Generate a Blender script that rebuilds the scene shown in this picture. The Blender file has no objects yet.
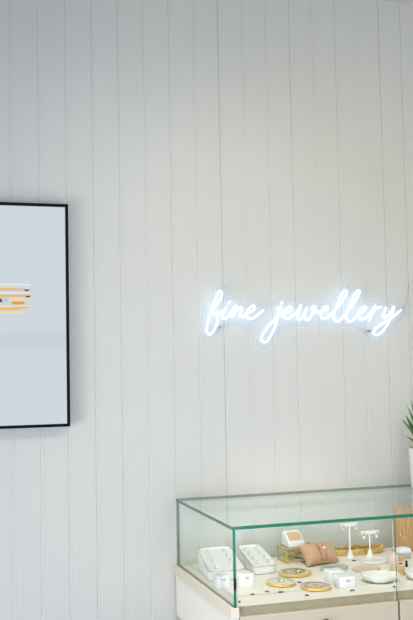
import bpy, bmesh, math, random
from mathutils import Vector, Matrix
C = bpy.context.scene.collection
scn = bpy.context.scene
RND = random.Random(7)
PI = math.pi

# ------------------------------------------------------------------ camera
HC = 1.6; CY = -3.3721; YAW = 0.295710; PITCH = 0.0620464; ROLL = -0.0192537; FPX = 924.3
fw = Vector((math.sin(YAW)*math.cos(PITCH), math.cos(YAW)*math.cos(PITCH), math.sin(PITCH)))
rt = Vector((math.cos(YAW), -math.sin(YAW), 0)); up = rt.cross(fw)
r2 = rt*math.cos(ROLL)+up*math.sin(ROLL); u2 = -rt*math.sin(ROLL)+up*math.cos(ROLL)
cam = bpy.data.cameras.new('camera'); co = bpy.data.objects.new('camera', cam); C.objects.link(co)
m = Matrix.Identity(4)
for i in range(3):
    m[i][0] = r2[i]; m[i][1] = u2[i]; m[i][2] = -fw[i]
m[0][3], m[1][3], m[2][3] = 0, CY, HC
co.matrix_world = m
cam.sensor_fit = 'VERTICAL'; cam.sensor_height = 36; cam.lens = FPX/620*36
cam.clip_start = .05; cam.clip_end = 60
scn.camera = co
def on_y(px, py, y):           # where a sight line meets the plane at depth y
    d = fw*FPX + r2*(px-206.5) - u2*(py-310)
    t = (y-CY)/d.y
    return Vector((0, CY, HC)) + d*t

# ------------------------------------------------------------------ materials
def lin(c): return tuple(((v/255+.055)/1.055)**2.4 if v/255 > .04045 else v/255/12.92 for v in c)
MATS = {}
def mat(name, rgb, rough=.5, metal=0, emit=0, bump=0, bscale=60, var=0, vscale=20, coat=0, sheen=0, sub=0, spec=.5):
    if name in MATS: return MATS[name]
    M = bpy.data.materials.new(name); M.use_nodes = True
    nt = M.node_tree; b = nt.nodes['Principled BSDF']
    col = (*lin(rgb), 1)
    b.inputs['Base Color'].default_value = col
    b.inputs['Roughness'].default_value = rough; b.inputs['Metallic'].default_value = metal
    b.inputs['Coat Weight'].default_value = coat; b.inputs['Sheen Weight'].default_value = sheen
    b.inputs['Specular IOR Level'].default_value = spec
    if emit:
        b.inputs['Emission Color'].default_value = col; b.inputs['Emission Strength'].default_value = emit
    if bump or var:
        tc = nt.nodes.new('ShaderNodeTexCoord'); n = nt.nodes.new('ShaderNodeTexNoise')
        n.inputs['Scale'].default_value = bscale if bump else vscale; n.inputs['Detail'].default_value = 5
        nt.links.new(tc.outputs['Object'], n.inputs['Vector'])
        if bump:
            bp = nt.nodes.new('ShaderNodeBump'); bp.inputs['Strength'].default_value = bump; bp.inputs['Distance'].default_value = .004
            nt.links.new(n.outputs['Fac'], bp.inputs['Height']); nt.links.new(bp.outputs['Normal'], b.inputs['Normal'])
        if var:
            n2 = nt.nodes.new('ShaderNodeTexNoise'); n2.inputs['Scale'].default_value = vscale; n2.inputs['Detail'].default_value = 4
            nt.links.new(tc.outputs['Object'], n2.inputs['Vector'])
            mr = nt.nodes.new('ShaderNodeMapRange'); mr.inputs['From Min'].default_value = .3; mr.inputs['From Max'].default_value = .7
            mr.inputs['To Min'].default_value = 1-var; mr.inputs['To Max'].default_value = 1+var*.5
            nt.links.new(n2.outputs['Fac'], mr.inputs['Value'])
            mx = nt.nodes.new('ShaderNodeMix'); mx.data_type = 'RGBA'; mx.blend_type = 'MULTIPLY'; mx.inputs[0].default_value = 1
            mx.inputs[6].default_value = col
            nt.links.new(mr.outputs['Result'], mx.inputs[7]); nt.links.new(mx.outputs[2], b.inputs['Base Color'])
    MATS[name] = M
    return M

def glassmat(name, tint, refl=.8, body=None, bodyfac=0, rough=0):
    """clear sheet: see-through with an angle-dependent mirror on top, optional milky body"""
    M = bpy.data.materials.new(name); M.use_nodes = True; nt = M.node_tree; N = nt.nodes; L = nt.links
    N.clear()
    out = N.new('ShaderNodeOutputMaterial'); tr = N.new('ShaderNodeBsdfTransparent'); tr.inputs['Color'].default_value = (*tint, 1)
    gl = N.new('ShaderNodeBsdfGlossy'); gl.inputs['Roughness'].default_value = rough; gl.inputs['Color'].default_value = (.95, 1, .98, 1)
    geo = N.new('ShaderNodeNewGeometry'); dot = N.new('ShaderNodeVectorMath'); dot.operation = 'DOT_PRODUCT'
    L.new(geo.outputs['Normal'], dot.inputs[0]); L.new(geo.outputs['Incoming'], dot.inputs[1])
    ab = N.new('ShaderNodeMath'); ab.operation = 'ABSOLUTE'; L.new(dot.outputs['Value'], ab.inputs[0])
    om = N.new('ShaderNodeMath'); om.operation = 'SUBTRACT'; om.inputs[0].default_value = 1; L.new(ab.outputs[0], om.inputs[1])
    pw = N.new('ShaderNodeMath'); pw.operation = 'POWER'; L.new(om.outputs[0], pw.inputs[0]); pw.inputs[1].default_value = 5
    ma = N.new('ShaderNodeMath'); ma.operation = 'MULTIPLY_ADD'; L.new(pw.outputs[0], ma.inputs[0])
    ma.inputs[1].default_value = .96*refl; ma.inputs[2].default_value = .04*refl
    mx = N.new('ShaderNodeMixShader'); L.new(ma.outputs[0], mx.inputs[0])
    src = tr.outputs[0]
    if body:
        df = N.new('ShaderNodeBsdfDiffuse'); df.inputs['Color'].default_value = (*lin(body), 1)
        m2 = N.new('ShaderNodeMixShader'); m2.inputs[0].default_value = bodyfac
        L.new(tr.outputs[0], m2.inputs[1]); L.new(df.outputs[0], m2.inputs[2]); src = m2.outputs[0]
    L.new(src, mx.inputs[1]); L.new(gl.outputs[0], mx.inputs[2]); L.new(mx.outputs[0], out.inputs[0])
    MATS[name] = M
    return M

def striped(name, a, b_, scale, axis='Z', rough=.5, dist=2.0):
    M = bpy.data.materials.new(name); M.use_nodes = True; nt = M.node_tree; b = nt.nodes['Principled BSDF']
    tc = nt.nodes.new('ShaderNodeTexCoord'); w = nt.nodes.new('ShaderNodeTexWave'); w.bands_direction = axis
    w.inputs['Scale'].default_value = scale; w.inputs['Distortion'].default_value = dist; w.inputs['Detail'].default_value = 3
    r = nt.nodes.new('ShaderNodeValToRGB'); r.color_ramp.elements[0].color = (*lin(a), 1); r.color_ramp.elements[1].color = (*lin(b_), 1)
    nt.links.new(tc.outputs['Object'], w.inputs['Vector']); nt.links.new(w.outputs['Fac'], r.inputs['Fac'])
    nt.links.new(r.outputs['Color'], b.inputs['Base Color']); b.inputs['Roughness'].default_value = rough
    MATS[name] = M
    return M

def agate(name, stops, center, rough=.18):
    """concentric mineral bands"""
    M = bpy.data.materials.new(name); M.use_nodes = True; nt = M.node_tree; b = nt.nodes['Principled BSDF']
    tc = nt.nodes.new('ShaderNodeTexCoord'); w = nt.nodes.new('ShaderNodeTexWave'); w.wave_type = 'RINGS'; w.rings_direction = 'Z'
    w.inputs['Scale'].default_value = 9; w.inputs['Distortion'].default_value = 4; w.inputs['Detail'].default_value = 3; w.inputs['Detail Scale'].default_value = 3
    r = nt.nodes.new('ShaderNodeValToRGB')
    for i, (p, c) in enumerate(stops):
        e = r.color_ramp.elements[i] if i < 2 else r.color_ramp.elements.new(p)
        e.position = p; e.color = (*lin(c), 1)
    nt.links.new(tc.outputs['Object'], w.inputs['Vector']); nt.links.new(w.outputs['Fac'], r.inputs['Fac'])
    nt.links.new(r.outputs['Color'], b.inputs['Base Color']); b.inputs['Roughness'].default_value = rough
    return M

wallpaint = mat('painted_boards', (226, 225, 220), .55, bump=.05, bscale=140, var=.02, vscale=3, spec=.3)
ceilpaint = mat('ceiling_paint', (224, 222, 216), .8)
sidepaint = mat('side_wall_paint', (225, 222, 215), .8)
floorwood = striped('floor_boards', (168, 171, 174), (184, 187, 190), 3, 'X', .5)
black = mat('black_metal', (8, 8, 9), .6, spec=.15)
white = mat('white_lacquer', (238, 238, 234), .4)
cream = mat('cream_lacquer', (196, 185, 166), .4)
oak = mat('pale_birch_edge', (224, 216, 202), .5, var=.04, vscale=40)
khaki = mat('raw_board_edge', (166, 154, 126), .6, var=.08, vscale=50)
floormat = mat('cream_display_floor', (243, 238, 228), .5, var=.03, vscale=9)
darkwood = mat('dark_brown_wood', (62, 50, 42), .5, var=.2)
knobm = mat('brown_knob', (92, 62, 40), .4)
gold = mat('gold', (224, 172, 84), .28, 1)
goldrim = mat('gold_leaf_edge', (242, 204, 120), .3, .6, bump=.3, bscale=300)
brass = mat('brass', (230, 194, 96), .35, .4)
mottled = mat('mottled_gold', (236, 200, 124), .4, .12, bump=.8, bscale=160, var=.4, vscale=110)
velvet = mat('white_velvet', (236, 238, 238), .9, sheen=.3, bump=.15, bscale=500)
tan = mat('tan_suede', (204, 162, 128), .9, sheen=.4, bump=.25, bscale=260, var=.12, vscale=30)
brownedge = mat('brown_piping', (172, 132, 100), .6)
porcelain = mat('white_porcelain', (240, 240, 236), .2, coat=.3)
blush = mat('blush_stone', (226, 204, 186), .4, var=.1, vscale=40)
beige = mat('beige_stone', (216, 194, 160), .4, var=.1, vscale=40)
sage = mat('sage_stone', (176, 188, 174), .35, var=.25, vscale=45)
pinkm = mat('pink_card', (234, 218, 212), .6)
peach = mat('peach_card', (226, 178, 142), .6)
grey = mat('grey_felt', (186, 186, 182), .9)
tagm = mat('dark_tag', (92, 88, 88), .5)
pearl = mat('pearl', (246, 240, 230), .15, coat=.5)
silver = mat('silver', (210, 212, 214), .22, 1)
diamond = mat('diamond', (226, 232, 240), .08, .6)
blackg = mat('black_gloss', (14, 13, 13), .25)
leafm = mat('leaf_green', (84, 132, 78), .4, var=.35, vscale=60)
potm = mat('white_glazed_pot', (236, 236, 238), .25, coat=.3)
soil = mat('soil', (84, 60, 50), .95, bump=.8, bscale=120)
glass = glassmat('clear_glass', (.980, .992, .986), .5)
thinglass = glassmat('thin_clear_glass', (.97, .985, .97), .7)
greenedge = glassmat('green_glass_edge', (.20, .55, .42), .6, (30, 112, 90), .85)
shadededge = glassmat('shaded_green_glass_edge', (.50, .62, .58), .8, (74, 94, 88), .72)  # same glass edge as the green one, its darker surroundings put into the colour
paleedge = glassmat('ground_glass_edge', (.85, .92, .88), .8, (232, 236, 224), .7)
acrylic = glassmat('clear_acrylic', (.985, .99, 1.0), .15, (232, 240, 250), .06)
acrylicedge = glassmat('acrylic_edge', (.80, .83, .86), .8, (196, 206, 214), .45)
neon = mat('neon_white', (212, 232, 255), .4, emit=2.5)
cable = glassmat('clear_cable', (.86, .85, .82), .6, (196, 192, 182), .5)
woodslab = striped('warm_wood', (178, 136, 92), (196, 156, 110), 22, 'X', .6, 2)
slat = striped('slatted_wood', (206, 170, 132), (236, 212, 180), 46, 'Z', .6, .3)

# ------------------------------------------------------------------ mesh helpers
def box(bm, x0, x1, y0, y1, z0, z1, mi=0, bev=0):
    vs = [bm.verts.new((x, y, z)) for z in (z0, z1) for y in (y0, y1) for x in (x0, x1)]
    fs = [bm.faces.new([vs[i] for i in q]) for q in ((0, 2, 3, 1), (4, 5, 7, 6), (0, 1, 5, 4), (2, 6, 7, 3), (0, 4, 6, 2), (1, 3, 7, 5))]
    for f in fs: f.material_index = mi
    if bev:
        es = {e for f in fs for e in f.edges}
        bmesh.ops.bevel(bm, geom=list(es), offset=bev, segments=2, profile=.6, affect='EDGES')
    return fs       # bottom, top, front(-y), back, left, right

def obj(name, bm, mats, parent=None, smooth=False, loc=None):
    bmesh.ops.recalc_face_normals(bm, faces=bm.faces)
    me = bpy.data.meshes.new(name); bm.to_mesh(me); bm.free()
    if not isinstance(mats, (list, tuple)): mats = [mats]
    for x in mats: me.materials.append(x)
    if smooth:
        for p in me.polygons: p.use_smooth = True
        try: me.set_sharp_from_angle(angle=math.radians(40))
        except Exception: pass
    o = bpy.data.objects.new(name, me); C.objects.link(o)
    if parent is not None: o.parent = parent
    if loc is not None: o.location = loc
    return o

def thing(name, label, cat, loc=(0, 0, 0), rz=0, group=None):
    o = bpy.data.objects.new(name, None); C.objects.link(o); o.empty_display_size = .02
    o.location = loc; o.rotation_euler = (0, 0, rz); o['label'] = label; o['category'] = cat
    if group: o['group'] = group
    return o
def tag(o, label, cat, group=None):
    o['label'] = label; o['category'] = cat
    if group: o['group'] = group
    return o
def struct(o): o['kind'] = 'structure'; return o

def catmull(pts, n=6, closed=False):
    P = [Vector(p) for p in pts]; out = []
    N = len(P)
    for i in range(N if closed else N-1):
        g = lambda k: P[k % N] if closed else P[max(0, min(N-1, k))]
        p0, p1, p2, p3 = g(i-1), g(i), g(i+1), g(i+2)
        for j in range(n):
            t = j/n
            out.append(.5*((2*p1)+(p2-p0)*t+(2*p0-5*p1+4*p2-p3)*t*t+(3*p1-p0-3*p2+p3)*t**3))
    if not closed: out.append(P[-1])
    return out

def tube(bm, pts, r, seg=8, closed=False, taper=None, capround=False, mi=0):
    pts = [Vector(p) for p in pts]; n = len(pts); rings = []
    prev = None
    for i, p in enumerate(pts):
        if closed: d = pts[(i+1) % n]-pts[i-1]
        else: d = pts[min(i+1, n-1)]-pts[max(i-1, 0)]
        if d.length < 1e-9: d = Vector((0, 0, 1))
        d.normalize()
        if prev is None:
            a = d.orthogonal().normalized()
        else:
            a = prev - d*prev.dot(d)
            a = a.normalized() if a.length > 1e-6 else d.orthogonal().normalized()
        prev = a; b = d.cross(a)
        rr = r*(taper(i/(n-1)) if taper else 1)
        rings.append([bm.verts.new(p+(a*math.cos(2*PI*k/seg)+b*math.sin(2*PI*k/seg))*rr) for k in range(seg)])
    for i in range(n if closed else n-1):
        A, B = rings[i], rings[(i+1) % n]
        for k in range(seg):
            f = bm.faces.new((A[k], A[(k+1) % seg], B[(k+1) % seg], B[k])); f.material_index = mi
    if not closed:
        for ring, p, s in ((rings[0], pts[0]-pts[1], 1), (rings[-1], pts[-1]-pts[-2], -1)):
            if capround:
                dd = p.normalized()*r*.7
                c = sum((v.co for v in ring), Vector())/seg
                cv = bm.verts.new(c+dd)
                mid = [bm.verts.new(c+(v.co-c)*.72+dd*.7) for v in ring]
                for k in range(seg):
                    bm.faces.new((ring[k], ring[(k+1) % seg], mid[(k+1) % seg], mid[k]))
                    bm.faces.new((mid[k], mid[(k+1) % seg], cv))
            else:
                bm.faces.new(ring)

def lathe(bm, prof, seg=32, sx=1, sy=1, wob=None, c=(0, 0, 0), mi=0, capb=True, capt=True):
    """prof: (radius, z) from the bottom outside on round"""
    rings = []
    for r, z in prof:
        ring = []
        for k in range(seg):
            a = 2*PI*k/seg; w = wob(a) if wob else 1
            ring.append(bm.verts.new((c[0]+r*sx*w*math.cos(a), c[1]+r*sy*w*math.sin(a), c[2]+z)))
        rings.append(ring)
    for A, B in zip(rings, rings[1:]):
        for k in range(seg):
            f = bm.faces.new((A[k], A[(k+1) % seg], B[(k+1) % seg], B[k])); f.material_index = mi
    if capb: bm.faces.new(rings[0]).material_index = mi
    if capt: bm.faces.new(rings[-1]).material_index = mi

def torus(bm, c, R, r, rot=None, seg=20, rs=6, mi=0):
    rot = rot or Matrix.Identity(3); c = Vector(c)
    tube(bm, [c+rot@Vector((R*math.cos(2*PI*k/seg), R*math.sin(2*PI*k/seg), 0)) for k in range(seg)], r, rs, True, mi=mi)
def ball(bm, c, r, sc=(1, 1, 1), u=12, v=8, mi=0):
    res = bmesh.ops.create_uvsphere(bm, u_segments=u, v_segments=v, radius=r)
    for vv in res['verts']:
        vv.co = Vector((vv.co.x*sc[0], vv.co.y*sc[1], vv.co.z*sc[2]))+Vector(c)
        for f in vv.link_faces: f.material_index = mi
BM = bmesh.new

# ------------------------------------------------------------------ the room
XL, XR, YF, ZC = -1.7, 3.3, -4.4, 3.105
X0 = .2957; PIT = .1
def wall_profile():
    pts = [(XL, 0)]
    k0 = math.ceil((XL+.03-X0)/PIT); k1 = math.floor((XR-.03-X0)/PIT)
    deep = {0: .6, 1: .8, 2: .9, 3: 1, 4: 1, 8: 1.5, 6: 1, 11: 1.2, 13: 1.2, 15: 1.5, 16: 1.4}
    for k in range(k0, k1+1):
        x = X0+k*PIT; q = deep.get(k, RND.uniform(.6, 1.1))
        d = .0026*q; h = .0015*(.7+.3*q)
        pts += [(x-h-.001, 0), (x-h, .0004), (x-.0005, d), (x+.0005, d), (x+h, .0004), (x+h+.001, 0), (x+.0045, -.0004), (x+.0085, -.0004),
                (x+.0115, 0), (x+.0123, .0006), (x+.0129, .0006), (x+.0138, 0)]
    pts.append((XR, 0))
    return pts
bm = BM(); pr = wall_profile()
lo = [bm.verts.new((x, y, 0)) for x, y in pr]; hi = [bm.verts.new((x, y, ZC)) for x, y in pr]
for i in range(len(pr)-1): bm.faces.new((lo[i], lo[i+1], hi[i+1], hi[i]))
a = [bm.verts.new((x, .1, z)) for x, z in ((XL, 0), (XR, 0), (XR, ZC), (XL, ZC))]; bm.faces.new(a)
struct(obj('wall_back', bm, wallpaint))
bm = BM(); box(bm, XL-.1, XR+.1, YF-.1, .1, -.1, 0); struct(obj('floor', bm, floorwood))
bm = BM(); box(bm, XL-.1, XR+.1, YF-.1, .1, ZC, ZC+.1); struct(obj('ceiling', bm, ceilpaint))
bm = BM(); box(bm, XR, XR+.1, YF, 0, 0, ZC); struct(obj('wall_right', bm, sidepaint))
def wall_open(name, axis, p0, p1, a0, a1, o0, o1, z0, z1):
    bm = BM()
    for u0, u1, w0, w1 in ((a0, o0, 0, ZC), (o1, a1, 0, ZC), (o0, o1, 0, z0), (o0, o1, z1, ZC)):
        if u1-u0 < .01 or w1-w0 < .01: continue
        if axis == 'y': box(bm, p0, p1, u0, u1, w0, w1)
        else: box(bm, u0, u1, p0, p1, w0, w1)
    struct(obj(name, bm, sidepaint))
wall_open('wall_left', 'y', XL-.1, XL, YF, 0, -3.9, -1.3, .06, 1.50)
wall_open('wall_front', 'x', YF-.1, YF, XL, XR, -1.22, 2.22, .18, 1.82)

# ------------------------------------------------------------------ light
def area(name, loc, target, sx, sy, power, col, spread=180):
    l = bpy.data.lights.new(name, 'AREA'); l.shape = 'RECTANGLE'; l.size = sx; l.size_y = sy; l.energy = power; l.color = col; l.spread = math.radians(spread)
    o = bpy.data.objects.new(name, l); C.objects.link(o); o.location = loc
    o.rotation_euler = (Vector(target)-Vector(loc)).to_track_quat('-Z', 'Y').to_euler()
    return o
area('front_window_daylight', (.5, YF-.02, 1.0), (.6, 0, 1.0), 3.4, 1.6, 21, (.42, .62, 1.0), 100)
area('left_window_daylight', (XL-.02, -2.6, .78), (1, -2.6, .7), 2.5, 1.4, 61, (1, .96, .85), 130)
def spot(name, loc, target, power, ang, col, blend=.8, size=.06):
    l = bpy.data.lights.new(name, 'SPOT'); l.energy = power; l.spot_size = math.radians(ang); l.spot_blend = blend; l.color = col; l.shadow_soft_size = size
    o = bpy.data.objects.new(name, l); C.objects.link(o); o.location = loc
    o.rotation_euler = (Vector(target)-Vector(loc)).to_track_quat('-Z', 'Y').to_euler()
spot('added_case_spot', (.55, -1.80, 3.08), (1.33, -.50, .88), 182, 30, (1, .95, .89), .6)  # unseen spot, added to brighten the case inside and on its front and side
spot('ceiling_downlight_right', (1.6, -2.4, 3.08), (1.5, 0, 1.5), 42, 64, (1, .74, .2))
spot('added_left_wall_spot', (.6, -2.2, 3.08), (.7, 0, 1.5), 30, 64, (.95, 1, 1))  # unseen spot, added to lift the left part of the wall
w = bpy.data.worlds.new('daylight'); scn.world = w; w.use_nodes = True
bg = w.node_tree.nodes['Background']; bg.inputs[0].default_value = (.80, .90, 1, 1); bg.inputs[1].default_value = .6

# ------------------------------------------------------------------ framed wall screen
sc = thing('wall_screen', 'black framed screen on the boarded wall showing stacked gold rings', 'screen', (.271, -.004, 1.400))
SX0, SX1, SZ0, SZ1 = -.2235, .2235, -.001, .800   # local
bm = BM()
fwid = .0105
for q in ((SX0, SX1, SZ0, SZ0+fwid), (SX0, SX1, SZ1-fwid, SZ1), (SX0, SX0+fwid, SZ0+fwid, SZ1-fwid), (SX1-fwid, SX1, SZ0+fwid, SZ1-fwid)):
    box(bm, q[0], q[1], -.050, -.006, q[2], q[3])
box(bm, SX0+fwid, SX1-fwid, -.040, -.006, SZ0+fwid, SZ1-fwid)
obj('frame', bm, black, sc)
bm = BM(); box(bm, -.14, .14, -.006, .004, .25, .55); obj('wall_bracket', bm, black, sc)
def screenmat():
    M = bpy.data.materials.new('lit_screen'); M.use_nodes = True; nt = M.node_tree; b = nt.nodes['Principled BSDF']
    b.inputs['Base Color'].default_value = (.01, .01, .01, 1); b.inputs['Roughness'].default_value = .5; b.inputs['Specular IOR Level'].default_value = .12
    tc = nt.nodes.new('ShaderNodeTexCoord'); sp = nt.nodes.new('ShaderNodeSeparateXYZ'); nt.links.new(tc.outputs['Object'], sp.inputs[0])
    # pale ribbed cloth pictured below the rings
    w = nt.nodes.new('ShaderNodeTexWave'); w.bands_direction = 'X'; w.inputs['Scale'].default_value = 38; w.inputs['Distortion'].default_value = .4
    nt.links.new(tc.outputs['Object'], w.inputs['Vector'])
    def band(z0, z1, soft):
        a = nt.nodes.new('ShaderNodeMapRange'); a.interpolation_type = 'SMOOTHSTEP'; a.inputs['From Min'].default_value = z0-soft; a.inputs['From Max'].default_value = z0+soft
        c = nt.nodes.new('ShaderNodeMapRange'); c.interpolation_type = 'SMOOTHSTEP'; c.inputs['From Min'].default_value = z1-soft; c.inputs['From Max'].default_value = z1+soft
        c.inputs['To Min'].default_value = 1; c.inputs['To Max'].default_value = 0
        nt.links.new(sp.outputs['Z'], a.inputs['Value']); nt.links.new(sp.outputs['Z'], c.inputs['Value'])
        mu = nt.nodes.new('ShaderNodeMath'); mu.operation = 'MULTIPLY'; nt.links.new(a.outputs[0], mu.inputs[0]); nt.links.new(c.outputs[0], mu.inputs[1])
        return mu
    bd = band(.275, .335, .014)
    wm = nt.nodes.new('ShaderNodeMapRange'); nt.links.new(w.outputs['Fac'], wm.inputs['Value']); wm.inputs['To Min'].default_value = .35; wm.inputs['To Max'].default_value = 1
    fm = nt.nodes.new('ShaderNodeMath'); fm.operation = 'MULTIPLY'; nt.links.new(bd.outputs[0], fm.inputs[0]); nt.links.new(wm.outputs[0], fm.inputs[1])
    mx = nt.nodes.new('ShaderNodeMix'); mx.data_type = 'RGBA'; mx.inputs[6].default_value = (*lin((199, 209, 216)), 1); mx.inputs[7].default_value = (*lin((193, 203, 208)), 1)
    nt.links.new(fm.outputs[0], mx.inputs[0]); nt.links.new(mx.outputs[2], b.inputs['Emission Color']); b.inputs['Emission Strength'].default_value = 1.04
    return M
bm = BM(); box(bm, SX0+fwid, SX1-fwid, -.0425, -.040, SZ0+fwid, SZ1-fwid); obj('display_panel', bm, screenmat(), sc)
def emis(n, c, s=.95):
    M = bpy.data.materials.new(n); M.use_nodes = True; b = M.node_tree.nodes['Principled BSDF']
    b.inputs['Base Color'].default_value = (.01, .01, .01, 1); b.inputs['Emission Color'].default_value = (*lin(c), 1); b.inputs['Emission Strength'].default_value = s
    b.inputs['Roughness'].default_value = .2
    return M
pg, pg2, pp, pd, pw_, pb = emis('picture_gold', (232, 184, 96)), emis('picture_deep_gold', (220, 160, 58)), emis('picture_pale_gold', (236, 218, 176)), emis('picture_dark', (86, 66, 44)), emis('picture_white', (228, 230, 228)), emis('picture_gem_blue', (158, 182, 214))
rings = BM()
def ribbon(bm, x0, x1, z, sag, th, mi, y):
    n = 18; A = []; B = []
    for i in range(n+1):
        t = i/n; x = x0+(x1-x0)*t; zz = z+sag*(2*t-1)**2
        e = th*(.55+.45*math.sin(PI*min(1, max(0, .08+.84*t))))
        A.append(bm.verts.new((x, y, zz-e/2))); B.append(bm.verts.new((x, y, zz+e/2)))
    for i in range(n):
        f = bm.faces.new((A[i], A[i+1], B[i+1], B[i])); f.material_index = mi
yy = -.0427
def pz(py): return on_y(10, py, -.047).z - 1.400
ribbon(rings, -.088, .088, pz(284.5), -.001, .010, 4, yy)      # pave stones
ribbon(rings, -.088, .088, pz(287.2), -.001, .004, 2, yy-.0001)
ribbon(rings, -.088, .086, pz(289.3), -.001, .0075, 0, yy-.0002)
ribbon(rings, .066, .082, pz(290.2), 0, .006, 3, yy-.0003); ribbon(rings, -.082, -.066, pz(290.2), 0, .006, 3, yy-.0003)
ribbon(rings, -.087, .087, pz(292.8), -.001, .008, 4, yy-.0001)
ribbon(rings, -.089, .089, pz(295.8), .002, .0085, 0, yy-.0002)
ribbon(rings, .070, .086, pz(296.6), 0, .006, 3, yy-.0003); ribbon(rings, -.086, -.070, pz(296.6), 0, .006, 3, yy-.0003)
ribbon(rings, -.085, .085, pz(299.5), 0, .010, 2, yy-.0001)
ribbon(rings, .020, .066, pz(303), 0, .0115, 1, yy-.0002); ribbon(rings, -.066, -.026, pz(303), 0, .0115, 1, yy-.0002)
ribbon(rings, -.085, .082, pz(306.2), .001, .008, 2, yy-.0001)
ribbon(rings, -.084, .080, pz(308.8), .006, .0085, 0, yy-.0002)
ribbon(rings, -.078, .078, pz(313), .005, .009, 2, yy-.0001)
ribbon(rings, -.022, -.010, pz(300.5), 0, .014, 3, yy-.0003)
obj('pictured_rings', rings, [pg, pg2, pp, pd, pw_], sc)
bm = BM(); cz = pz(300); n = 12; ctr = Vector((on_y(5.3, 300, -.047).x-.271, yy-.0006, cz))
for k in range(n):
    a0, a1 = 2*PI*k/n, 2*PI*(k+1)/n
    P = lambda a, r: bm.verts.new(ctr+Vector((math.cos(a)*r, 0, math.sin(a)*r)))
    f = bm.faces.new((bm.verts.new(ctr), P(a0, .0065), P(a1, .0065))); f.material_index = 1 if k % 3 else 0
    f = bm.faces.new((P(a0, .0065), P(a0, .0125), P(a1, .0125), P(a1, .0065))); f.material_index = 0 if k % 2 else 1
obj('pictured_gem', bm, [pw_, pb], sc)

# ------------------------------------------------------------------ neon sign
ns = thing('neon_sign', 'white glowing script neon sign reading fine jewellery on clear backing', 'sign', (1.42, 0, 1.6))
NO = Vector((1.42, 0, 1.6))
YT = -.034
def path(pts, y=YT): return [on_y(px, py, y)-NO for px, py in pts]
LET = [
 ('f', [(210.2,313.1),(214.5,307.8),(219.4,300.5),(222.1,294.2),(220.8,291),(218.4,292.3),(215,300.5),(211.6,309.2),(208.7,318.9),(206.8,327.6),(207.3,332.9),(210.2,334.4),(214,330.5),(216.9,323.7),(217.4,317),(215.5,313.6),(211.6,313.3)]),
 ('link', [(215.8,313.4),(218.5,312.6),(222.5,311.8)]),
 ('i', [(225.9,307.6),(223.6,311.2),(222.3,314.8),(222.9,318.3),(226,318.5),(229.3,315.6),(233,309.6),(236.2,305.4)]),
 ('dot', [(228.6,303.2),(229.8,301.6)]),
 ('n', [(236.2,305.4),(233.9,311),(231.6,317.2),(235.2,311.8),(238.6,308),(241.3,307.8),(240.9,312),(240.4,315.4),(242,317.3),(244.6,315.6),(247,312.6)]),
 ('e', [(247,312.6),(250.2,311.8),(253.4,310),(254.9,307.2),(252.8,305.6),(249.4,308.2),(246.9,312.6),(247.2,317),(250.2,319),(254,317.7),(258.4,314.4),(263.4,310.3)]),
 ('j', [(277.4,308.4),(280.3,306.8),(279.6,310.4),(278.4,316),(276.2,323),(273.2,331.2),(268.3,339.8),(264.1,342.3),(261.5,338.6),(264.1,332.2),(269.5,325.1),(276.2,318.2),(281,314.2),(283.6,312.9)]),
 ('dot', [(281.2,303.9),(282.1,302.2)]),
 ('e', [(283.6,312.9),(287,312.4),(290,310.8),(291.4,308),(289,306.6),(285.6,309.4),(283.4,314.2),(285.2,318),(288.4,318.4),(292.4,316),(296.8,312),(301.2,304.8)]),
 ('w', [(301.2,304.8),(299,311.4),(297.4,317),(299,319.4),(302.2,317.2),(304.8,312.4),(306.5,308.2),(305.2,312.8),(304.9,317.6),(307.2,319.9),(310.2,317.6),(313,312.8),(315.4,308.8),(314,306.2),(311.9,308.2),(312.9,311.2),(316,312),(319.7,311.7)]),
 ('e', [(319.7,311.7),(323.4,311),(326.6,309.6),(327.9,307.6),(325.5,306.6),(322.1,310.4),(320.9,315.4),(323,318.7),(327,317.7),(331,314.8),(333.9,312.2)]),
 ('l', [(333.9,312.2),(339.1,305.8),(344.4,297.6),(346.8,292.4),(344.9,290.3),(341.5,294.7),(337.6,303.4),(334.7,311.2),(333.7,317),(335.7,320.8),(339.5,320.6),(345.9,314.2)]),
 ('l', [(345.9,314.2),(351.5,306),(357.3,297.6),(359.7,292.4),(358.2,290.3),(354.9,293.9),(351,302.2),(347.6,310.6),(346.3,317),(348.5,321.2),(352.4,320.8),(355.6,317.6),(359.3,313.8)]),
 ('e', [(359.3,313.8),(363.4,311.4),(366.2,308),(364.1,306.8),(360.7,310.3),(358.7,315.3),(360.7,319),(364.4,318.8),(368,315.6),(371.8,311),(375.1,305.7)]),
 ('r', [(375.1,305.7),(373.3,310.7),(371,316.6),(369.1,321.2),(371.6,315),(374.2,310.6),(377.4,307.7),(381.4,307)]),
 ('y', [(386,307.5),(384,312.4),(383.4,316.6),(385.6,318),(388.8,314.8),(391.4,311),(393.9,306.9),(392.1,314.4),(389.1,321.8),(383.6,330.3),(377.4,335),(373.8,333.3),(375.5,328.9),(383,323.3),(391.5,318),(396.4,314),(401.2,309.9)]),
]
for nm, pts in LET:
    bm = BM(); tube(bm, catmull(path(pts), 5), .0031, 8, capround=True)
    obj('tittle_tube' if nm == 'dot' else 'link_tube' if nm == 'link' else 'letter_tube', bm, neon, ns, smooth=True)
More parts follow.
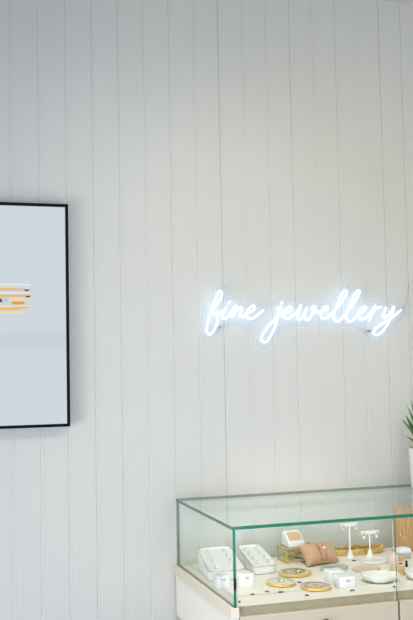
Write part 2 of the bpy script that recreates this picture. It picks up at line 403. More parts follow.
OUT = [(221,284.6),(217.5,285.6),(213.6,289.4),(209.4,297),(205.6,305),(202.8,315),(201.3,325),(201.9,334),(205,339),(209.5,339.6),(214,336.8),(218.5,332.6),(223.3,329),(228,326.8),(233,325.9),(239,326.3),(245,328.4),(250.8,332),(255,338),(258.6,345),(263.9,349.2),(269,347),(272.6,342),(276.2,336),(280,331),(284.5,328),(290,326.3),(297,326.4),(303,326.8),(308,325.8),(316.8,324.8),(328.4,325.9),(337,327.2),(347,326.6),(353,326.8),(359,328.4),(364.5,332.6),(368.9,337.6),(374.7,340.3),(380,338.4),(384.5,334.6),(392.1,327.3),(399.4,318.8),(405,313.4),(406.4,309),(402.5,305.4),(394,302.4),(384,300.2),(374,298),(367.6,294.6),(364,289),(360.6,285.4),(356,284.8),(351,287.6),(346,285),(341.4,287.4),(337,292.2),(332.2,297.4),(324.5,300.6),(316,301),(309,300),(303,299.2),(297.5,300.2),(290,300.6),(285.6,297.6),(281,297),(277,299.4),(272.5,303.2),(265,304.6),(257.5,301),(250,300.6),(243,301.2),(235.5,298),(228.6,291.2),(224.6,286.2)]
op = catmull([(x, y, 0) for x, y in OUT], 3, True)
bm = BM(); Fv = [bm.verts.new(on_y(p.x, p.y, -.029)-NO) for p in op]
Bv = [bm.verts.new(Vector((v.co.x, -.0235, v.co.z))) for v in Fv]
n = len(op)
for i in range(n): bm.faces.new((Fv[i], Fv[(i+1) % n], Bv[(i+1) % n], Bv[i])).material_index = 1
bm.faces.new(Fv); bm.faces.new(list(reversed(Bv)))
obj('acrylic_backing', bm, [acrylic, acrylicedge], ns)
for px, py in ((220.3, 327.4), (369.2, 331.2)):
    p = on_y(px, py, -.03)-NO; bm = BM()
    tube(bm, [(p.x, .004, p.z), (p.x, -.0295, p.z)], .004, 10); tube(bm, [(p.x, -.0290, p.z), (p.x, -.0325, p.z)], .0055, 12)
    obj('standoff_screw', bm, silver, ns, smooth=True)
bm = BM(); tube(bm, catmull(path([(402.5,309),(405.8,304.5),(407.6,297),(408.2,288)], -.026)+path([(408.5,284),(408.5,281)], .002), 8), .0011, 6)
obj('power_cable', bm, cable, ns, smooth=True)

# ------------------------------------------------------------------ display case
XA, XB, YA, YB, ZF, ZT = .877, 1.97, -.694, -.045, .879, 1.12
dc = thing('display_case', 'long glass topped jewellery counter with cream drawers against the boarded wall', 'display case', (XA, YA, 0))
O = Vector((-XA, -YA, 0))
def cpart(name, boxes, mats, bev=0, parent=None, smooth=False):
    bm = BM()
    for b in boxes: box(bm, *b[:6], mi=b[6] if len(b) > 6 else 0, bev=bev)
    bmesh.ops.translate(bm, verts=bm.verts, vec=O)
    return obj(name, bm, mats, parent or dc, smooth)
cpart('base_cabinet', [(XA+.05, XB-.05, YA+.06, YB-.01, .06, .700), (XA+.08, XB-.08, YA+.10, YB-.03, 0, .06)], darkwood, .003)
cpart('side_panel', [(XA, XA+.022, YA+.0, YB, .700, .8455)], white, .0015)
cpart('side_panel', [(XB-.022, XB, YA+.0, YB, .700, .8455)], white, .0015)
cpart('top_rail', [(XA-.003, XA+.023, YA-.003, YB, .846, ZF)], oak, .0015)
cpart('top_rail', [(XB-.026, XB+.003, YA-.003, YB, .846, ZF)], oak, .0015)
cpart('carcass', [(XA+.0225, XB-.0225, YA+.03, YB, .700, .852)], cream)
fl = BM(); fs = box(fl, XA+.0235, XB-.0265, YA+.009, YB, .8525, ZF); fs[2].material_index = 1
bmesh.ops.translate(fl, verts=fl.verts, vec=O); obj('display_floor', fl, [floormat, khaki], dc)
XS = 1.4285
for x0, x1 in ((XA+.025, XS), (XS+.0075, XB-.028)):
    d = cpart('drawer', [(x0, x1, YA-.006, YA+.028, .705, .8515)], cream, .002)
    bm = BM(); kx = (1.173 if x0 < 1 else 1.70)
    lathe(bm, [(.004, 0), (.004, .008), (.0085, .012), (.0095, .017), (.006, .021)], 16)
    bmesh.ops.rotate(bm, verts=bm.verts, matrix=Matrix.Rotation(PI/2, 3, 'X'))
    bmesh.ops.translate(bm, verts=bm.verts, vec=Vector((kx, YA-.006, .8165))+O)
    obj('knob', bm, knobm, d, True)
def pane(name, b, edges, mats=None, parent=None):
    bm = BM(); fs = box(bm, *b)
    for i, mi in edges.items(): fs[i].material_index = mi
    bmesh.ops.translate(bm, verts=bm.verts, vec=O)
    return obj(name, bm, mats or [glass, greenedge, shadededge, paleedge], parent or dc)
# faces: 0 bottom 1 top 2 front 3 back 4 left 5 right
pane('top_pane', (XA+.005, XB-.005, YA-.004, YB, ZT-.010, ZT), {2: 1, 3: 2, 4: 2, 5: 2})
lp = pane('side_pane', (XA+.007, XA+.0155, YA, YB, ZF+.0003, ZT-.0103), {2: 1, 3: 2, 0: 2, 1: 2})
pane('side_pane', (XB-.0145, XB-.006, YA, YB, ZF+.0003, ZT-.0103), {2: 1, 3: 2, 0: 2, 1: 2})
pane('back_pane', (XA+.0158, XB-.0148, YB-.0065, YB-.0005, ZF+.0003, ZT-.0103), {0: 3, 1: 3, 4: 3, 5: 3})
g1 = pane('front_pane', (XA+.0195, 1.4225, YA+.0015, YA+.0065, .8525, ZT-.0165), {1: 3, 4: 3, 5: 3, 0: 3})
g2 = pane('front_pane', (1.4275, XB-.0195, YA-.0040, YA+.0010, .8525, ZT-.0125), {1: 3, 4: 2, 5: 3, 0: 3})
cpart('hinge_clip', [(XA+.0073, XA+.0152, YA-.003, YA-.0003, .932, .966)], blackg, 0, lp)
cpart('pane_lock', [(1.416, 1.4225, YA-.004, YA+.001, .893, .899)], tagm, .001, g1)
cpart('pane_lock', [(XA+.0205, XA+.0275, YA-.004, YA+.001, .893, .899)], tagm, .001, g1)

# ------------------------------------------------------------------ things in the case
def rquad(bm, q, z, rad, h, seg=6):
    """ring of points round a rounded quad; q = 4 corners (x,y[,z]) counter-clockwise"""
    out = []
    n = len(q)
    for i in range(n):
        p, a, b = Vector(q[i]), Vector(q[i-1]), Vector(q[(i+1) % n])
        ua = (a-p).normalized(); ub = (b-p).normalized()
        s, e = p+ua*rad, p+ub*rad
        for k in range(seg+1):
            t = k/seg
            out.append(s*(1-t)**2+p*2*t*(1-t)+e*t*t)
    return out
def loft(bm, loops, mi=None, capb=True, capt=True):
    R = [[bm.verts.new(p) for p in L] for L in loops]
    n = len(R[0])
    for i, (A, B) in enumerate(zip(R, R[1:])):
        for k in range(n):
            f = bm.faces.new((A[k], A[(k+1) % n], B[(k+1) % n], B[k]))
            if mi: f.material_index = mi[i]
    if capb: bm.faces.new(list(reversed(R[0])))
    if capt: bm.faces.new(R[-1])
def inset(q, d):
    c = sum((Vector(p) for p in q), Vector())/len(q)
    return [Vector(p)+(c-Vector(p)).normalized()*d for p in q]
Z0 = ZF+.0005
def ring_tray(label, fl_, fr, br, bl, zf, zb, rows):
    """sloped padded tray: corners on the floor (x,y), heights front and back"""
    t = thing('ring_tray', label, 'tray', ((fl_[0]+br[0])/2, (fl_[1]+br[1])/2, Z0), 0, 'white padded trays of small rings')
    o = Vector(((fl_[0]+br[0])/2, (fl_[1]+br[1])/2, 0))
    Q = lambda z1, z2: [Vector((p[0]-o.x, p[1]-o.y, z)) for p, z in ((fl_, z1), (fr, z1), (br, z2), (bl, z2))]
    rad = .026
    bm = BM()
    b0 = rquad(bm, inset(Q(0, 0), .006), 0, rad, 0); b1 = rquad(bm, inset(Q(.004, .004), .001), 0, rad, 0)
    t1 = rquad(bm, Q(zf-.003, zb-.003), 0, rad, 0); t2 = rquad(bm, inset(Q(zf, zb), .003), 0, rad, 0)
    i1 = rquad(bm, inset(Q(zf, zb), .012), 0, rad*.8, 0); i2 = rquad(bm, inset(Q(zf-.006, zb-.006), .014), 0, rad*.8, 0)
    loft(bm, [b0, b1, t1, t2, i1, i2]); obj('tray_body', bm, velvet, t, True)
    bm = BM(); L = rquad(bm, inset(Q(zf-.0005, zb-.0005), .0005), 0, rad, 0)
    tube(bm, L, .0008, 6, True); obj('brown_piping', bm, brownedge, t, True)
    a = inset(Q(zf-.0055, zb-.0055), .022)
    items = []
    for r in range(rows):
        for c_ in range(2):
            u, v = .2+.6*c_, (r+.5)/rows
            p = (a[0]*(1-u)+a[1]*u)*(1-v)+(a[3]*(1-u)+a[2]*u)*v
            items.append(p+o+Vector((0, 0, Z0)))
    slope = math.atan2(zb-zf, br[1]-fr[1])
    return items, slope
def make_stud(label, p, slope, k, grp):
    bm = BM()
    rot = Matrix.Rotation(slope+.5, 3, 'X')
    torus(bm, (0, 0, .0045), .0058, .0008, Matrix.Rotation(PI/2-.35, 3, 'X')@Matrix.Rotation(.0, 3, 'Y'), 16, 5)
    ball(bm, (0, -.001, .0105), .0022, u=8, v=6, mi=1)
    o = obj('finger_ring', bm, [gold if k % 3 == 1 else silver, diamond], None, True, p)
    return tag(o, label, 'ring', grp)
it, sl = ring_tray('white padded tray of rings at the left end of the glass case', (.912, -.350), (1.046, -.345), (1.060, -.115), (.938, -.118), .032, .071, 4)
for k, p in enumerate(it): make_stud('small gemstone ring pushed into the white tray at left end of case', p, sl, k, 'rings in the left white tray')
it, sl = ring_tray('white padded tray of rings between left tray and gold trimmed glass box', (1.084, -.315), (1.180, -.302), (1.181, -.100), (1.096, -.100), .028, .066, 4)
for k, p in enumerate(it): make_stud('small gemstone ring pushed into the white tray beside gold trimmed box', p, sl, k, 'rings in the right white tray')

def ring_box(label, x0, x1, y0, y1, h, rot=0, body=velvet, grp='small white ring boxes', slit=True):
    cx, cy = (x0+x1)/2, (y0+y1)/2
    t = thing('ring_box', label, 'box', (cx, cy, Z0), rot, grp)
    hx, hy = (x1-x0)/2, (y1-y0)/2
    Q = lambda d, z: [Vector((-hx+d, -hy+d, z)), Vector((hx-d, -hy+d, z)), Vector((hx-d, hy-d, z)), Vector((-hx+d, hy-d, z))]
    bm = BM(); R = .007
    loft(bm, [rquad(bm, Q(.001, 0), 0, R, 0), rquad(bm, Q(0, .002), 0, R, 0), rquad(bm, Q(0, h-.012), 0, R, 0), rquad(bm, Q(.0012, h-.0112), 0, R, 0)])
    obj('body', bm, body, t, True)
    bm = BM(); loft(bm, [rquad(bm, Q(.0015, h-.0112), 0, R, 0), rquad(bm, Q(0, h-.010), 0, R, 0), rquad(bm, Q(0, h-.003), 0, R, 0), rquad(bm, Q(.003, h), 0, R*.8, 0)])
    obj('lid', bm, velvet, t, True)
    bm = BM(); box(bm, -.006, .006, -hy-.0022, -hy, h-.0155, h-.0085, bev=.0006); obj('clasp', bm, grey, t)
    return t
ring_box('white ring box in the front left corner of the glass case', .906, .952, -.458, -.410, .042)
ring_box('white ring box just behind the left edge of the front pane, under the trays', .978, 1.030, -.472, -.418, .044)
ring_box('white ring box of the front middle pair, the one behind', 1.282, 1.338, -.508, -.455, .036)
ring_box('white ring box of the front middle pair, nearest the front glass', 1.277, 1.335, -.596, -.542, .036)

# gold-trimmed glass box
gx0, gx1, gy0, gy1, gh = 1.262, 1.388, -.170, -.086, .052
gb = thing('glass_box', 'small glass box with brass edges holding gold chains, beside tan cushion', 'glass box', ((gx0+gx1)/2, (gy0+gy1)/2, Z0))
hx, hy = (gx1-gx0)/2, (gy1-gy0)/2
bm = BM(); r = .0022
for z in (r, gh-r):
    for s in (-1, 1):
        box(bm, -hx, hx, s*hy-r, s*hy+r, z-r, z+r); box(bm, s*hx-r, s*hx+r, -hy, hy, z-r, z+r)
for sx in (-1, 1):
    for sy in (-1, 1): box(bm, sx*hx-r, sx*hx+r, sy*hy-r, sy*hy+r, 0, gh)
obj('brass_frame', bm, brass, gb)
for s in (-1, 1):
    bm = BM(); box(bm, s*hx-.0008, s*hx+.0008, -hy+r, hy-r, 2*r, gh-2*r); obj('glass_side', bm, thinglass, gb)
    bm = BM(); box(bm, -hx+r, hx-r, s*hy-.0008, s*hy+.0008, 2*r, gh-2*r); obj('glass_side', bm, thinglass, gb)
bm = BM(); box(bm, -hx+r, hx-r, -hy+r, hy-r, gh-.0035, gh-.0015); obj('glass_lid', bm, thinglass, gb)
bm = BM(); box(bm, -hx+r, hx-r, -hy+r, hy-r, .0005, .0025); obj('base_plate', bm, brass, gb)
bm = BM()
for s in range(16):
    rr = random.Random(s); pts = [(rr.uniform(-hx+.008, hx-.008), rr.uniform(-hy+.008, hy-.008), rr.uniform(.005, .036)) for _ in range(9)]
    tube(bm, catmull(pts, 6), .0011, 5)
pb_ = BM(); box(pb_, -.059, .059, -.038, .038, .0027, .0045); obj('lining', pb_, floormat, gb)
o = obj('gold_chain', bm, mat('pale_chain_gold', (246, 228, 176), .35, .2), None, True, ((gx0+gx1)/2, (gy0+gy1)/2, Z0)); tag(o, 'tangle of fine gold chains inside the brass edged glass box', 'chain'); o['kind'] = 'stuff'

# sloped ring stand on the glass box
zt = Z0+gh+.0005
rs = thing('ring_stand', 'white sloped ring block with slatted wooden pad on the glass box', 'ring holder', (1.308, -.128, zt))
bm = BM(); hx, hy = .034, .036
def prism(x, pts):
    return [Vector((x, y, z)) for y, z in pts]
prof = [(-hy, 0), (hy, 0), (hy, .050), (hy-.010, .054), (hy-.022, .053), (-hy, .022)]
loft(bm, [prism(-hx+.002, prof), prism(hx-.002, prof)])
bmesh.ops.bevel(bm, geom=bm.edges[:], offset=.004, segments=3, affect='EDGES'); obj('block', bm, velvet, rs, True)
d = Vector((0, (hy-.022)-(-hy), .053-.022)).normalized(); nrm = Vector((0, -d.z, d.y))
Ln = math.hypot(2*hy-.022, .031)
bm = BM()
for k in range(5):
    s0 = .006+k*(Ln-.014)/5; s1 = s0+(Ln-.014)/5-.0015
    P0 = Vector((0, -hy, .022))
    vs = []
    for s in (s0, s1):
        for x in (-.025, .025):
            for h in (-.001, .0022): vs.append(bm.verts.new(P0+d*s+nrm*h+Vector((x, 0, 0))))
    bmesh.ops.convex_hull(bm, input=vs)
obj('wooden_pad', bm, mat('pale_slats', (224, 192, 156), .6, var=.1, vscale=80), rs)
bm = BM(); torus(bm, (0, 0, .0016), .008, .0015, None, 20, 6); tag(obj('finger_ring', bm, blackg, None, True, (1.372, -.150, zt+.0004)), 'dark ring lying on the lid of the brass edged glass box', 'ring')

# tan cushion
cu = thing('jewellery_cushion', 'tan suede cushion propped up and wrapped with two gold bracelets', 'cushion', (1.3700, -.228, Z0))
cu.rotation_euler = (0, 0, math.radians(13))
TILT = math.radians(40)
Rt = Matrix.Rotation(-(PI/2-TILT)+PI/2-.0, 3, 'X')
W_, H_, T_ = .072, .043, .030
def cush(u, v, s):
    f = (1-u**4)*(1-v**4)
    pin = 1-.10*(1-abs(u)**1.5)*0
    x = u*W_*(1-.10*(1-v*v)*0-.06*(1-abs(v))*abs(u)); y = v*H_*(1-.10*(1-abs(u)))
    y = v*H_*(.86+.14*abs(u)**2)
    x = u*W_*(.90+.10*abs(v)**2)
    return Vector((x, y, s*T_*(max(0, f))**.55))
def cpos(u, v, s, off=0):
    p = cush(u, v, s); p.z += s*off
    q = Matrix.Rotation(math.radians(52), 3, 'X')@p
    return q+Vector((0, .004, .0475))
bm = BM(); n = 18
grid = {}
for s in (1, -1):
    for i in range(n+1):
        for j in range(n+1):
            u, v = -math.cos(PI*i/n), -math.cos(PI*j/n)
            edge = i in (0, n) or j in (0, n)
            if edge and (i, j, 1) in grid: grid[i, j, s] = grid[i, j, 1]
            else: grid[i, j, s] = bm.verts.new(cpos(u, v, s))
for s in (1, -1):
    for i in range(n):
        for j in range(n): bm.faces.new((grid[i, j, s], grid[i+1, j, s], grid[i+1, j+1, s], grid[i, j+1, s]))
zmin = min(v.co.z for v in bm.verts)
for v in bm.verts: v.co.z -= zmin
obj('cushion_body', bm, tan, cu, True)
cu_m = Matrix.Translation(cu.location)@Matrix.Rotation(math.radians(13), 4, 'Z')
for lab, u, extra, wn in (('thin gold chain bracelet with open circle charm wrapped round the tan cushion', -.26, 'loop', 0), ('thin gold bracelet with bright round stone wrapped round the tan cushion', .10, 'stone', 1)):
    bm = BM(); P = [cpos(u, -1+2*k/20, 1, .0016)-Vector((0, 0, zmin)) for k in range(0, 21)]
    P += [cpos(u, 1-2*k/20, -1, .0016)-Vector((0, 0, zmin)) for k in range(1, 20)]
    for q in P: q.z = max(q.z, .0008)
    tube(bm, P, .0011, 6, True)
    c = cpos(u, .12, 1, .003)-Vector((0, 0, zmin))
    if extra == 'loop': torus(bm, c, .0058, .0012, Matrix.Rotation(math.radians(48), 3, 'X'), 18, 6)
    else: ball(bm, c, .0052, mi=1)
    o = obj('bracelet', bm, [gold, pearl], None, True); o.matrix_world = cu_m; tag(o, lab, 'bracelet', 'bracelets on the cushion')

# gold-rimmed stone slices
def wobble(seed, amp):
    r = random.Random(seed); ph = [r.uniform(0, 6.28) for _ in range(4)]
    return lambda a: 1+amp*(.5*math.sin(2*a+ph[0])+.35*math.sin(3*a+ph[1])+.25*math.sin(5*a+ph[2])+.15*math.sin(9*a+ph[3]))
def slice_(label, cx, cy, rx, ry, stops, seed, h=.0105, rot=0):
    t = thing('stone_slice', label, 'display plate', (cx, cy, Z0), rot, 'gold rimmed stone slices')
    w_ = wobble(seed, .07)
    bm = BM(); lathe(bm, [(.93, 0), (.985, .0015), (1.0, h*.5), (.985, h-.0015), (.93, h-.0004), (.93, h-.003)], 48, rx, ry, w_, capt=False)
    obj('gold_rim', bm, goldrim, t, True)
    bm = BM(); lathe(bm, [(.925, h-.004), (.928, h-.001), (.90, h), (.5, h+.0002)], 48, rx, ry, w_); obj('stone_face', bm, agate('agate_%d' % seed, stops, None), t, True)
    return Z0+h
G1, G2, G3 = (216, 210, 194), (176, 168, 152), (238, 232, 216)
zs = slice_('gold rimmed stone slice with olive and grey bands, rearmost of the three', 1.222, -.345, .056, .058, [(0, (150, 124, 52)), (.35, (206, 188, 130)), (.6, (170, 158, 140)), (1, (226, 218, 200))], 3)
slice_('pale grey gold rimmed stone slice, left of the front two, nearest ring boxes', 1.126, -.462, .048, .052, [(0, (226, 222, 210)), (.5, (196, 192, 180)), (1, (238, 234, 224))], 5)
slice_('brown grey gold rimmed stone slice, nearest to front glass', 1.211, -.556, .048, .054, [(0, (166, 150, 130)), (.4, (214, 204, 184)), (.7, (188, 164, 142)), (1, (222, 214, 198))], 9)
def lying_ring(label, x, y, z, gem, gr):
    bm = BM(); torus(bm, (0, 0, .0012), .0085, .0012, None, 20, 6); ball(bm, (0, -.0085, .0034), .0038, mi=1)
    tag(obj('finger_ring', bm, [gold, gem], None, True, (x, y, z)), label, 'ring', gr)
lying_ring('gold pearl ring lying on the pale grey gold rimmed slice', 1.124, -.470, Z0+.011, pearl, 'rings on the stone slices')
lying_ring('gold ring lying on the olive banded gold rimmed slice', 1.228, -.36, Z0+.011, pearl, 'rings on the stone slices')
# dishes
def disc(name, label, cx, cy, rx, ry, h, m_, seed, amp, cat='dish', rot=0, group=None):
    bm = BM(); lathe(bm, [(.92, 0), (.98, .0012), (1, h*.5), (.98, h-.001), (.94, h), (.86, h-.0022), (.4, h-.003)], 44, rx, ry, wobble(seed, amp))
    o = obj(name, bm, m_, None, True, (cx, cy, Z0)); o.rotation_euler.z = rot
    return tag(o, label, cat, group)
disc('stone_dish', 'grey green stone dish in front of the tan cushion', 1.383, -.322, .050, .038, .011, sage, 21, .12)
disc('oval_dish', 'flat blush oval dish between grey green dish and white bowl', 1.482, -.375, .052, .040, .009, blush, 22, .06)
disc('oval_dish', 'flat white oval dish in front of the shorter earring stand', 1.568, -.270, .058, .040, .010, porcelain, 23, .05)
disc('small_dish', 'small beige dish behind the gap between the front panes', 1.578, -.425, .026, .030, .014, beige, 24, .08)
bm = BM()
lathe(bm, [(.42, 0), (.50, .001), (.74, .008), (.93, .018), (1.0, .026), (.985, .0275), (.95, .0255), (.72, .012), (.45, .006), (.1, .005)], 48, .064, .050, lambda a: 1+.035*math.sin(3*a+.4)+.02*math.sin(8*a))
bw = obj('white_bowl', bm, porcelain, None, True, (1.440, -.556, Z0)); bw.rotation_euler.z = -.25
tag(bw, 'shallow white oval bowl left of the seam in front glass', 'bowl')
bm = BM(); lathe(bm, [(.5, 0), (.6, .001), (.85, .012), (1, .026), (.985, .0275), (.93, .025), (.6, .009), (.1, .006)], 44, .060, .056)
tag(obj('white_bowl', bm, porcelain, None, True, (1.590, -.572, Z0)), 'white bowl right of the seam in front glass', 'bowl')
# mottled gold tray with chains
bm = BM()
wl = lambda a: 1+.03*math.sin(7*a)+.02*math.sin(13*a+1)
lathe(bm, [(.84, 0), (.90, .001), (.98, .012), (1, .022), (.985, .0235), (.95, .021), (.86, .008), (.3, .006)], 64, .110, .030, wl)
gt = obj('oval_tray', bm, mottled, None, True, (1.585, -.108, Z0))
tag(gt, 'long mottled gold oval tray along the back behind the earring stands', 'tray')
bm = BM()
for s in range(26):
    rr = random.Random(40+s); a0 = -.085+s*.0068
    P = [(a0+rr.uniform(-.012, .012), rr.uniform(-.016, .016), .0095+rr.uniform(0, .022)) for _ in range(8)]
    tube(bm, catmull(P, 5, True), .0016, 5, True)
o = obj('gold_chain', bm, mat('warm_chain_gold', (232, 188, 100), .35, .25), None, True, (1.585, -.108, Z0)); o['kind'] = 'stuff'; tag(o, 'heap of gold chain filling the long mottled gold tray', 'chain')

# earring stands
def tstand(label, x, y, h, half):
    t = thing('earring_stand', label, 'earring stand', (x, y, Z0), 0, 'white earring stands')
    bm = BM(); lathe(bm, [(.0185, 0), (.0190, .002), (.0165, .006), (.0095, .018), (.0062, .028), (.0045, .031)], 28); obj('base', bm, white, t, True)
    bm = BM(); tube(bm, [(0, 0, .029), (0, 0, h-.006)], .0033, 12); obj('stem', bm, white, t, True)
    bm = BM(); box(bm, -half, half, -.0045, .0045, h-.013, h, bev=.0015); obj('crossbar', bm, white, t)
    return t
tstand('taller white T shaped earring stand, left one, behind the blush dish', 1.515, -.177, .131, .034)
tstand('shorter white T shaped earring stand, right one, behind the flat white dish', 1.588, -.195, .100, .036)
def earring(label, x, y, z, grp, big):
    bm = BM(); torus(bm, (0, 0, -.003), .003, .0007, Matrix.Rotation(PI/2, 3, 'X'), 14, 5)
    tube(bm, [(0, 0, -.006), (0, 0, -.011)], .0007, 5); ball(bm, (0, 0, -.011-.006*big), .0062*big, (.8, .8, 1.1), mi=1)
    tag(obj('drop_earring', bm, [gold, pearl], None, True, (x, y, z)), label, 'earring', grp)
for x, w_ in ((1.489, 'left'), (1.541, 'right')): earring('small drop earring on the %s arm of the taller earring stand' % w_, x, -.1832, Z0+.125, 'earrings on the taller stand', .7)
for x, w_ in ((1.562, 'left'), (1.614, 'right')): earring('pearl drop earring on the %s arm of the shorter earring stand' % w_, x, -.2012, Z0+.094, 'earrings on the shorter stand', 1)

# wooden necklace board
nb = thing('necklace_board', 'warm wooden slab necklace stand at the right end of case', 'necklace stand', (1.808, -.132, Z0))
nb.rotation_euler = (0, 0, 0)
bm = BM(); vs = []
for z, y in ((.004, 0), (.170, .008)):
    for x in (-.082, .082):
        for t_ in (-.007, .007): vs.append(bm.verts.new((x, y+t_-.012, z)))
bmesh.ops.convex_hull(bm, input=vs); bmesh.ops.bevel(bm, geom=bm.edges[:], offset=.002, segments=2, affect='EDGES'); obj('board', bm, woodslab, nb)
bm = BM(); box(bm, -.082, .082, -.024, .030, 0, .0045, bev=.001); obj('foot', bm, woodslab, nb)
def boardp(x, z, off=-.0012): return Vector((x, -.019+.008*(z-.004)/.166+off, z))
for lab, px_, low, pend in (('fine gold necklace with small drop hanging leftmost on the wooden board', -.068, .058, 'drop'), ('gold necklace with teardrop loop pendant hanging second on the wooden board', -.052, .050, 'loop'), ('fine gold chain necklace hanging third from left on the wooden board', -.032, .105, 'bar')):
    bm = BM(); hw = .004 if pend != 'drop' else .005
    P = [boardp(px_-hw, .168), boardp(px_-hw, .12), boardp(px_-hw*.8, .09 if low < .09 else .118), boardp(px_, low+.012 if low < .09 else .108)]
    P2 = [boardp(px_+hw, .168), boardp(px_+hw, .12), boardp(px_+hw*.8, .09 if low < .09 else .118), P[-1]]
    top = [Vector((px_-hw, .007, .1715)), Vector((px_+hw, .007, .1715))]
    tube(bm, catmull([top[0]+Vector((0, -.0185, 0))]+P, 6), .0012, 5); tube(bm, catmull([top[1]+Vector((0, -.0185, 0))]+P2, 6), .0012, 5)
    tube(bm, [top[0]+Vector((0, -.0185, 0)), top[0], top[1], top[1]+Vector((0, -.0185, 0))], .0009, 5)
    if pend == 'loop':
        lp_ = [boardp(px_+dx, low+dz, -.002) for dx, dz in ((0, .012), (-.005, .003), (-.007, -.005), (0, -.011), (.007, -.005), (.005, .003))]
        tube(bm, catmull(lp_, 5, True), .0019, 6, True)
    elif pend == 'drop': ball(bm, boardp(px_, low+.007, -.004), .005, (1, .7, 1.3))
    else: tube(bm, [boardp(px_, .108), boardp(px_, .095)], .0016, 6)
    tag(obj('necklace', bm, mat('bright_chain_gold', (238, 206, 140), .3, .4), None, True, (1.808, -.132, Z0)), lab, 'necklace', 'necklaces on the wooden board')
# small things by the seam
jar = thing('ring_jar', 'grey jewellery pot with white domed lid before the wooden necklace board', 'pot', (1.697, -.250, Z0))
bm = BM(); loft(bm, [rquad(bm, [Vector((sx*r_, sy*r_*.8, z)) for sx, sy in ((-1, -1), (1, -1), (1, 1), (-1, 1))], 0, .010, 0) for r_, z in ((.020, 0), (.0215, .002), (.0225, .018), (.0215, .0195))]); obj('body', bm, grey, jar, True)
bm = BM(); loft(bm, [rquad(bm, [Vector((sx*r_, sy*r_*.8, z)) for sx, sy in ((-1, -1), (1, -1), (1, 1), (-1, 1))], 0, r_*.4, 0) for r_, z in ((.0235, .020), (.0255, .022), (.0255, .031), (.023, .037), (.016, .0405))]); obj('lid', bm, velvet, jar, True)
bm = BM(); box(bm, -.0085, .0085, -.010, .010, 0, .020, bev=.002); tag(obj('card_box', bm, peach, None, False, (1.663, -.296, Z0)), 'small peach box to the left of the grey lidded pot', 'box')
bm = BM(); box(bm, -.020, .014, -.012, .012, 0, .034, bev=.003); tag(obj('card_box', bm, pinkm, None, False, (1.618, -.322, Z0)), 'small pink box behind the seam in the front glass', 'box')
bm = BM(); box(bm, -.014, .016, -.010, .010, 0, .014, bev=.0015); tag(obj('gold_box', bm, goldrim, None, False, (1.572, -.486, Z0)), 'tiny gold box just right of the front glass seam', 'box')
bm = BM(); lathe(bm, [(.0055, 0), (.006, .002), (.004, .012), (.0045, .018), (.002, .021)], 16); tag(obj('ring_post', bm, blackg, None, True, (1.637, -.380, Z0)), 'tiny black ring post behind the tiny gold box', 'ring holder')

# price tags
def price(label, px, py, w_=.008, d_=.005):
    d = fw*FPX+r2*(px-206.5)-u2*(py-310); t = (Z0+.001-HC)/d.z; p = Vector((0, CY, HC))+d*t
    bm = BM(); lathe(bm, [(.95, 0), (1, .0006), (1, .0018), (.9, .0024)], 20, w_*.85, d_*1.2)
    tag(obj('price_tag', bm, tagm, None, True, (p.x, p.y, Z0)), label, 'price tag', 'dark price tags on the case floor')
price('dark oval tag in front of the pale grey slice, left of the pair', 267, 591.4)
price('dark oval tag in front of the pale grey slice, right of the pair', 281, 592.0, .011)
price('dark oval tag in front of the brown grey slice', 307, 595.2)
price('dark oval tag in front of the olive banded slice', 299.5, 582.2, .009)
price('dark oval tag near left corner of front glass, on the bare floor', 252.4, 594.2)
price('dark oval tag in front of the nearest middle ring box', 352.5, 590.2, .010)
price('dark tag at the foot of the taller earring stand', 354, 560.4, .010)
price('dark tag beside the tiny black ring post', 410, 568.8, .009)
price('dark tag in front of the peach box', 400.6, 563.6, .009)

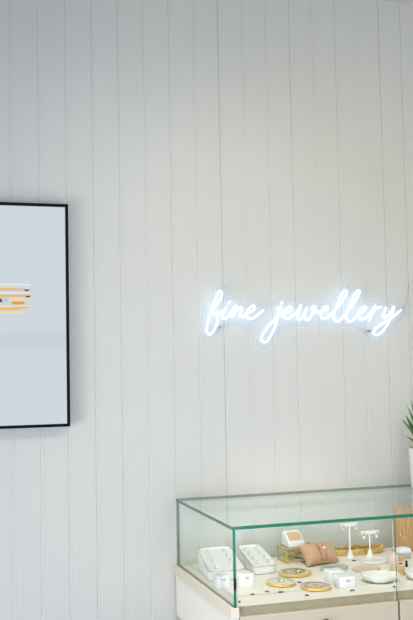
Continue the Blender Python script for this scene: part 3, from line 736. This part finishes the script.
# potted plant on the case top
pl = on_y(410.2, 448, -.145); pr_ = .052
pt = thing('potted_plant', 'green spiky succulent in white pot on top of the glass case', 'plant', (pl.x+pr_, -.145, ZT+.0005))
H = .152
bm = BM(); lathe(bm, [(.044, 0), (.047, .002), (.0505, .08), (.052, H-.004), (.0515, H), (.0475, H), (.046, H-.014), (.02, H-.016)], 40); obj('pot', bm, potm, pt, True)
bm = BM(); lathe(bm, [(.045, H-.0155), (.043, H-.010), (.02, H-.006)], 28); obj('soil', bm, soil, pt, True)
def leaf(az, el0, el1, L, w_, base_z=0):
    bm = BM(); n = 10
    p = Vector((0, 0, H-.010+base_z)); pts = [p.copy()]
    for i in range(n):
        e = el0+(el1-el0)*(i/n); p = p+Vector((math.cos(az)*math.cos(e), math.sin(az)*math.cos(e), math.sin(e)))*L/n; pts.append(p.copy())
    side = Vector((-math.sin(az), math.cos(az), 0)); R = []
    for i, q in enumerate(pts):
        t = i/n; d = (pts[min(i+1, n)]-pts[max(i-1, 0)]).normalized(); nn = side.cross(d).normalized()
        if nn.z < 0: nn = -nn
        ww = w_*(.75+.5*t if t < .35 else (1-((t-.35)/.65)**1.7)*.925)+.0004; th = ww*.32
        R.append([bm.verts.new(q+side*ww*c_+nn*(th*s_+abs(c_)*ww*.35)) for c_, s_ in ((-1, 0), (-.5, .5), (0, .55), (.5, .5), (1, 0), (.5, -.7), (0, -.9), (-.5, -.7))])
    for A, B in zip(R, R[1:]):
        for k in range(8): bm.faces.new((A[k], A[(k+1) % 8], B[(k+1) % 8], B[k]))
    bm.faces.new(R[0]); bm.faces.new(R[-1])
    obj('leaf', bm, leafm, pt, True)
lf = random.Random(4)
# leaves leaning towards the left edge first, then the rest of the rosette
for az, e0, e1, L, w_, bz in ((PI*1.04, .80, .48, .098, .0125, 0), (PI*.98, 1.06, .92, .140, .0145, .002), (PI*1.02, 1.28, 1.15, .182, .0150, .004), (PI*.94, 1.42, 1.28, .200, .0150, .006), (PI*1.22, .95, .85, .130, .014, 0), (PI*1.4, 1.2, 1.1, .160, .015, .004)):
    leaf(az, e0, e1, L, w_, bz)
for k in range(9):
    leaf(-1.2+k*.42, lf.uniform(.5, 1.15), lf.uniform(.7, 1.1), lf.uniform(.10, .17), .014, .004)
leaf(PI*1.1, 1.45, 1.3, .15, .012, .016)

# ------------------------------------------------------------------ view
scn.view_settings.view_transform = 'Standard'; scn.view_settings.look = 'None'
scn.view_settings.exposure = 0; scn.view_settings.gamma = 1; scn.view_settings.use_curve_mapping = False
try:
    scn.cycles.max_bounces = 10; scn.cycles.transparent_max_bounces = 24; scn.cycles.sample_clamp_indirect = 6
    scn.cycles.caustics_reflective = False; scn.cycles.caustics_refractive = False
except Exception: pass
